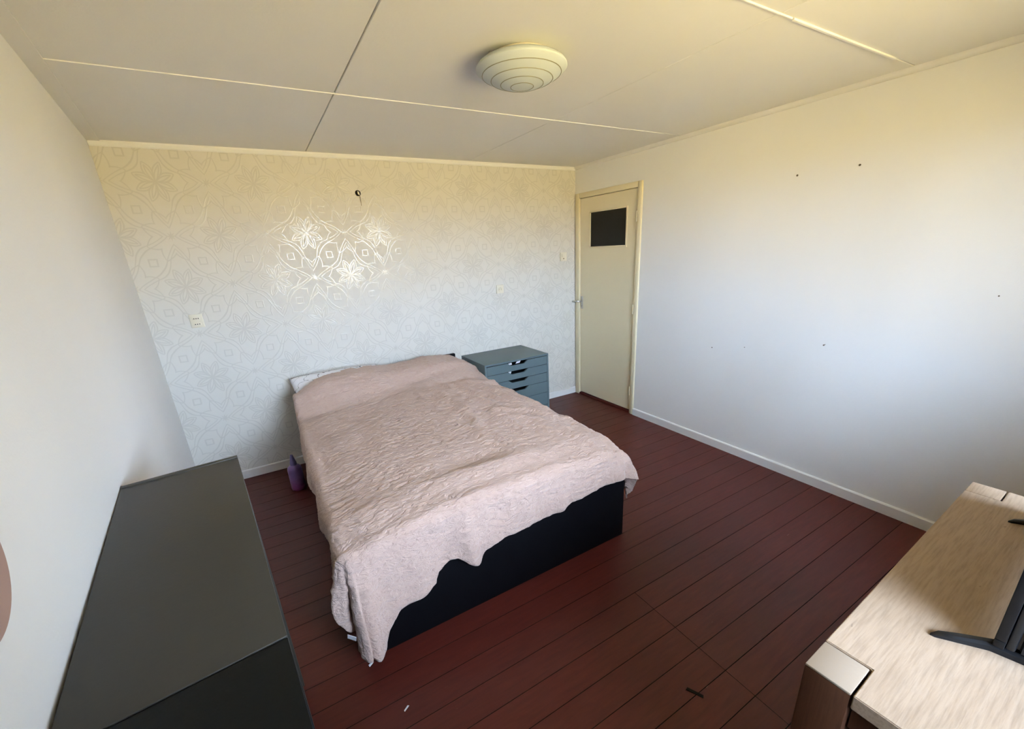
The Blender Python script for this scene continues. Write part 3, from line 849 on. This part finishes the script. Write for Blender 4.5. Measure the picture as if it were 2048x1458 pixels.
def foot(xc, name='foot'):
    bm = bmesh.new()
    # tapering blade from the front tip to the rear tip, slightly slanted
    secs = [(-0.058, 0.080, 0.003, 0.004), (-0.050, 0.072, 0.010, 0.009), (-0.030, 0.045, 0.013, 0.012), (0.0, 0.0, 0.014, 0.018), (0.010, -0.05, 0.014, 0.018), (0.0, -0.10, 0.012, 0.012), (-0.012, -0.135, 0.004, 0.006)]
    rings = []
    for dx, dy, w, h in secs:
        rings.append([bm.verts.new((xc + dx + a_, dy, b_)) for a_, b_ in ((-w, 0), (w, 0), (w, h * 0.7), (w * 0.5, h), (-w * 0.5, h), (-w, h * 0.7))])
    for A_, B_ in zip(rings, rings[1:]):
        for q in range(6): bm.faces.new((A_[q], A_[(q + 1) % 6], B_[(q + 1) % 6], B_[q]))
    bm.faces.new(rings[0]); bm.faces.new(rings[-1])
    mesh_obj(name, bm, M['black_plastic'], tv, smooth=True)
foot(0.016)
foot(TW - 0.055)

# ------------------------------------------------------------------ round disc on the left wall
y_d = -2.945; z_d = 1.27
dc = empty('wall_disc', (xleft(y_d), y_d, z_d), -math.atan(TL) * 0 )
dc.rotation_euler = (0, 0, math.atan(-TL))
bm = bmesh.new(); lathe(bm, [(0, 0.0), (0.095, 0.0), (0.0975, 0.004), (0.0975, 0.012), (0.095, 0.016), (0.0, 0.018)], 64, cap=False)
for v in bm.verts: v.co = Vector((v.co.z, v.co.x, v.co.y))
o = mesh_obj('disc_face', bm, M['pinkdisc'], dc, smooth=True)
bm = bmesh.new(); lathe(bm, [(0.0976, 0.002), (0.100, 0.004), (0.100, 0.010), (0.0976, 0.012)], 64, cap=False)
for v in bm.verts: v.co = Vector((v.co.z, v.co.x, v.co.y))
mesh_obj('rim', bm, M['pinkdisc'], dc, smooth=True)
tag(dc, 'round pinkish brown disc on the left wall, cut by the photo edge', 'wall decoration')

# ------------------------------------------------------------------ electrics on the wallpaper wall
def plate(name, x, z, w, h, label, cat, t=0.010, group=None):
    o = empty(name, (x, 0, z)); tag(o, label, cat, group)
    bx('cover_plate', (-w / 2, w / 2, -t, 0, -h / 2, h / 2), M['white_plastic'], o, bev=0.003)
    return o
so = plate('wall_socket', -3.301, 1.232, 0.076, 0.090, 'ivory double wall socket on the wallpaper left of the bed', 'socket', 0.014)
for zc in (0.017, -0.021):
    ins = bx('socket_insert', (-0.022, 0.022, -0.0155, -0.013, zc - 0.009, zc + 0.009), M['white_plastic'], so, bev=0.001)
    for xc in (-0.012, 0.0, 0.012):
        bm = bmesh.new(); tube(bm, [(xc, -0.0150, zc), (xc, -0.0162, zc)], 0.0034, 10); mesh_obj('pin_hole', bm, M['slot'], ins)
so = plate('wall_socket', -0.918, 1.233, 0.077, 0.079, 'small ivory single socket on the wallpaper above the drawer unit', 'socket')
bm = bmesh.new(); lathe(bm, [(0.0, -0.001), (0.017, -0.001), (0.0185, 0.0035), (0.021, 0.0035), (0.0225, 0.0)], 32, cap=False)
for v in bm.verts: v.co = Vector((v.co.x, -0.010 - v.co.z, v.co.y))
rc = mesh_obj('round_recess', bm, M['white_plastic'], so, smooth=True)
for xc, zc in ((-0.0095, -0.002), (0.0095, -0.002), (0.0, 0.010)):
    bm = bmesh.new(); tube(bm, [(xc, -0.0085, zc), (xc, -0.0100, zc)], 0.0032, 10); mesh_obj('pin_hole', bm, M['slot'], rc)
sw = plate('light_switch', -0.161, 1.487, 0.082, 0.084, 'ivory light switch on the wallpaper next to the door', 'light switch')
bx('rocker', (-0.024, 0.024, -0.0145, -0.009, -0.004, 0.028), M['white_plastic'], sw, bev=0.002)
bm = bmesh.new(); tube(bm, [(0.0, -0.009, -0.018), (0.0, -0.0125, -0.018)], 0.007, 14); mesh_obj('indicator', bm, plastic('switch_brown', rgb(150, 132, 96), 0.4), sw)
# round hole for a wall lamp with a loose cable end
wh = empty('wall_lamp_outlet', (-2.0945, 0, 2.047)); tag(wh, 'dark round lamp outlet hole high on the wallpaper with a loose wire', 'wall outlet')
bm = bmesh.new(); lathe(bm, [(0.0, -0.001), (0.0205, -0.001), (0.0205, 0.0015), (0.0185, 0.0030), (0.0170, 0.0022), (0.0165, 0.0), (0.0, 0.0)], 28, cap=False)
for v in bm.verts: v.co = Vector((v.co.x, -v.co.z, v.co.y))
mesh_obj('box_ring', bm, plastic('dark_brown_box', (0.018, 0.011, 0.007, 1), 0.6), wh, smooth=True)
bm = bmesh.new()
bmesh.ops.create_uvsphere(bm, u_segments=12, v_segments=8, radius=1.0)
for v in bm.verts: v.co = Vector((0.004 + v.co.x * 0.0075 - v.co.z * 0.003, -0.004 + v.co.y * 0.004, v.co.z * 0.014))
mesh_obj('terminal', bm, M['white_plastic'], wh, smooth=True)
bm = bmesh.new(); tube(bm, [(0.008, -0.005, -0.010), (0.011, -0.007, -0.026), (0.011, -0.006, -0.050), (0.013, -0.005, -0.070), (0.013, -0.004, -0.088)], 0.0022, 8)
mesh_obj('wire', bm, plastic('grey_wire', rgb(150, 136, 104), 0.5), wh, smooth=True)

# ------------------------------------------------------------------ plugs and screws left in the door wall
def plug(name, y_, z_, r, label, mat, lx=0.003, sy=1.0, group=None):
    bm = bmesh.new(); lathe(bm, [(0.0, 0.0), (r, 0.0), (r, lx * 0.6), (r * 0.7, lx), (r * 0.35, lx * 0.6), (0.0, lx * 0.5)], 14, cap=False)
    for v in bm.verts: v.co = Vector((-v.co.z, v.co.x * sy, v.co.y))
    o = mesh_obj(name, bm, mat, None, smooth=True); o.location = (0, y_, z_)
    tag(o, label, 'wall plug' if name == 'wall_plug' else 'screw', group)
M['plug'] = plastic('grey_brown_plug', rgb(92, 80, 62), 0.6)
plug('wall_plug', -2.085, 1.914, 0.0055, 'dark wall plug high on the white wall, nearer the door', M['plug'], group='plugs in the door wall')
plug('wall_plug', -2.398, 1.916, 0.0055, 'dark wall plug high on the white wall, farther from the door', M['plug'], group='plugs in the door wall')
bm = bmesh.new(); tube(bm, [(0, 0, 0), (-0.022, -0.003, 0.001), (-0.024, -0.003, 0.001), (-0.027, -0.003, 0.001)], [0.002, 0.002, 0.0045, 0.0035], 10)
o = mesh_obj('screw', bm, M['plug'], None, smooth=True); o.location = (0, -2.398, 0.938)
tag(o, 'single screw sticking out low in the middle of the white wall', 'screw')
plug('wall_plug', -1.649, 0.795, 0.004, 'tiny grey plug low on the white wall, closest to the door', M['plug'], group='plugs in the door wall')
plug('wall_plug', -1.902, 0.839, 0.003, 'tiny grey plug low on the white wall, left of the screw', M['plug'], group='plugs in the door wall')
plug('wall_plug', -3.05, 1.27, 0.003, 'tiny plug at the right end of the white wall', M['plug'], group='plugs in the door wall')

# ------------------------------------------------------------------ scraps and a dark notch on the floor
def scrap(name, x, y_, rz, pts, h, mat, label, cat):
    bm = bmesh.new(); prism(bm, pts, 'z', 0.0003, h)
    o = mesh_obj(name, bm, mat, None); o.location = (x, y_, 0); o.rotation_euler = (0, 0, rz)
    tag(o, label, cat)
scrap('paper_scrap', -2.822, -2.168, 0.5, [(-0.010, -0.004), (0.011, -0.002), (0.007, 0.005), (-0.007, 0.006)], 0.003, M['paper'], 'small white scrap on the floor at the front corner of the bed', 'scrap')
scrap('paper_scrap', -2.751, -2.421, 0.6, [(-0.012, -0.002), (0.012, -0.003), (0.010, 0.003), (-0.010, 0.003)], 0.002, M['paper'], 'thin pale splinter lying on the red floor near the bookcases', 'scrap')
scrap('dark_notch', -1.823, -2.953, -1.15, [(-0.030, -0.006), (0.030, -0.005), (0.028, 0.006), (-0.029, 0.005)], 0.003, M['groove'], 'dark slip standing for a notch in a plank in front of the oak table', 'scrap')  # thin dark slab laid on the planks in place of a notch hole
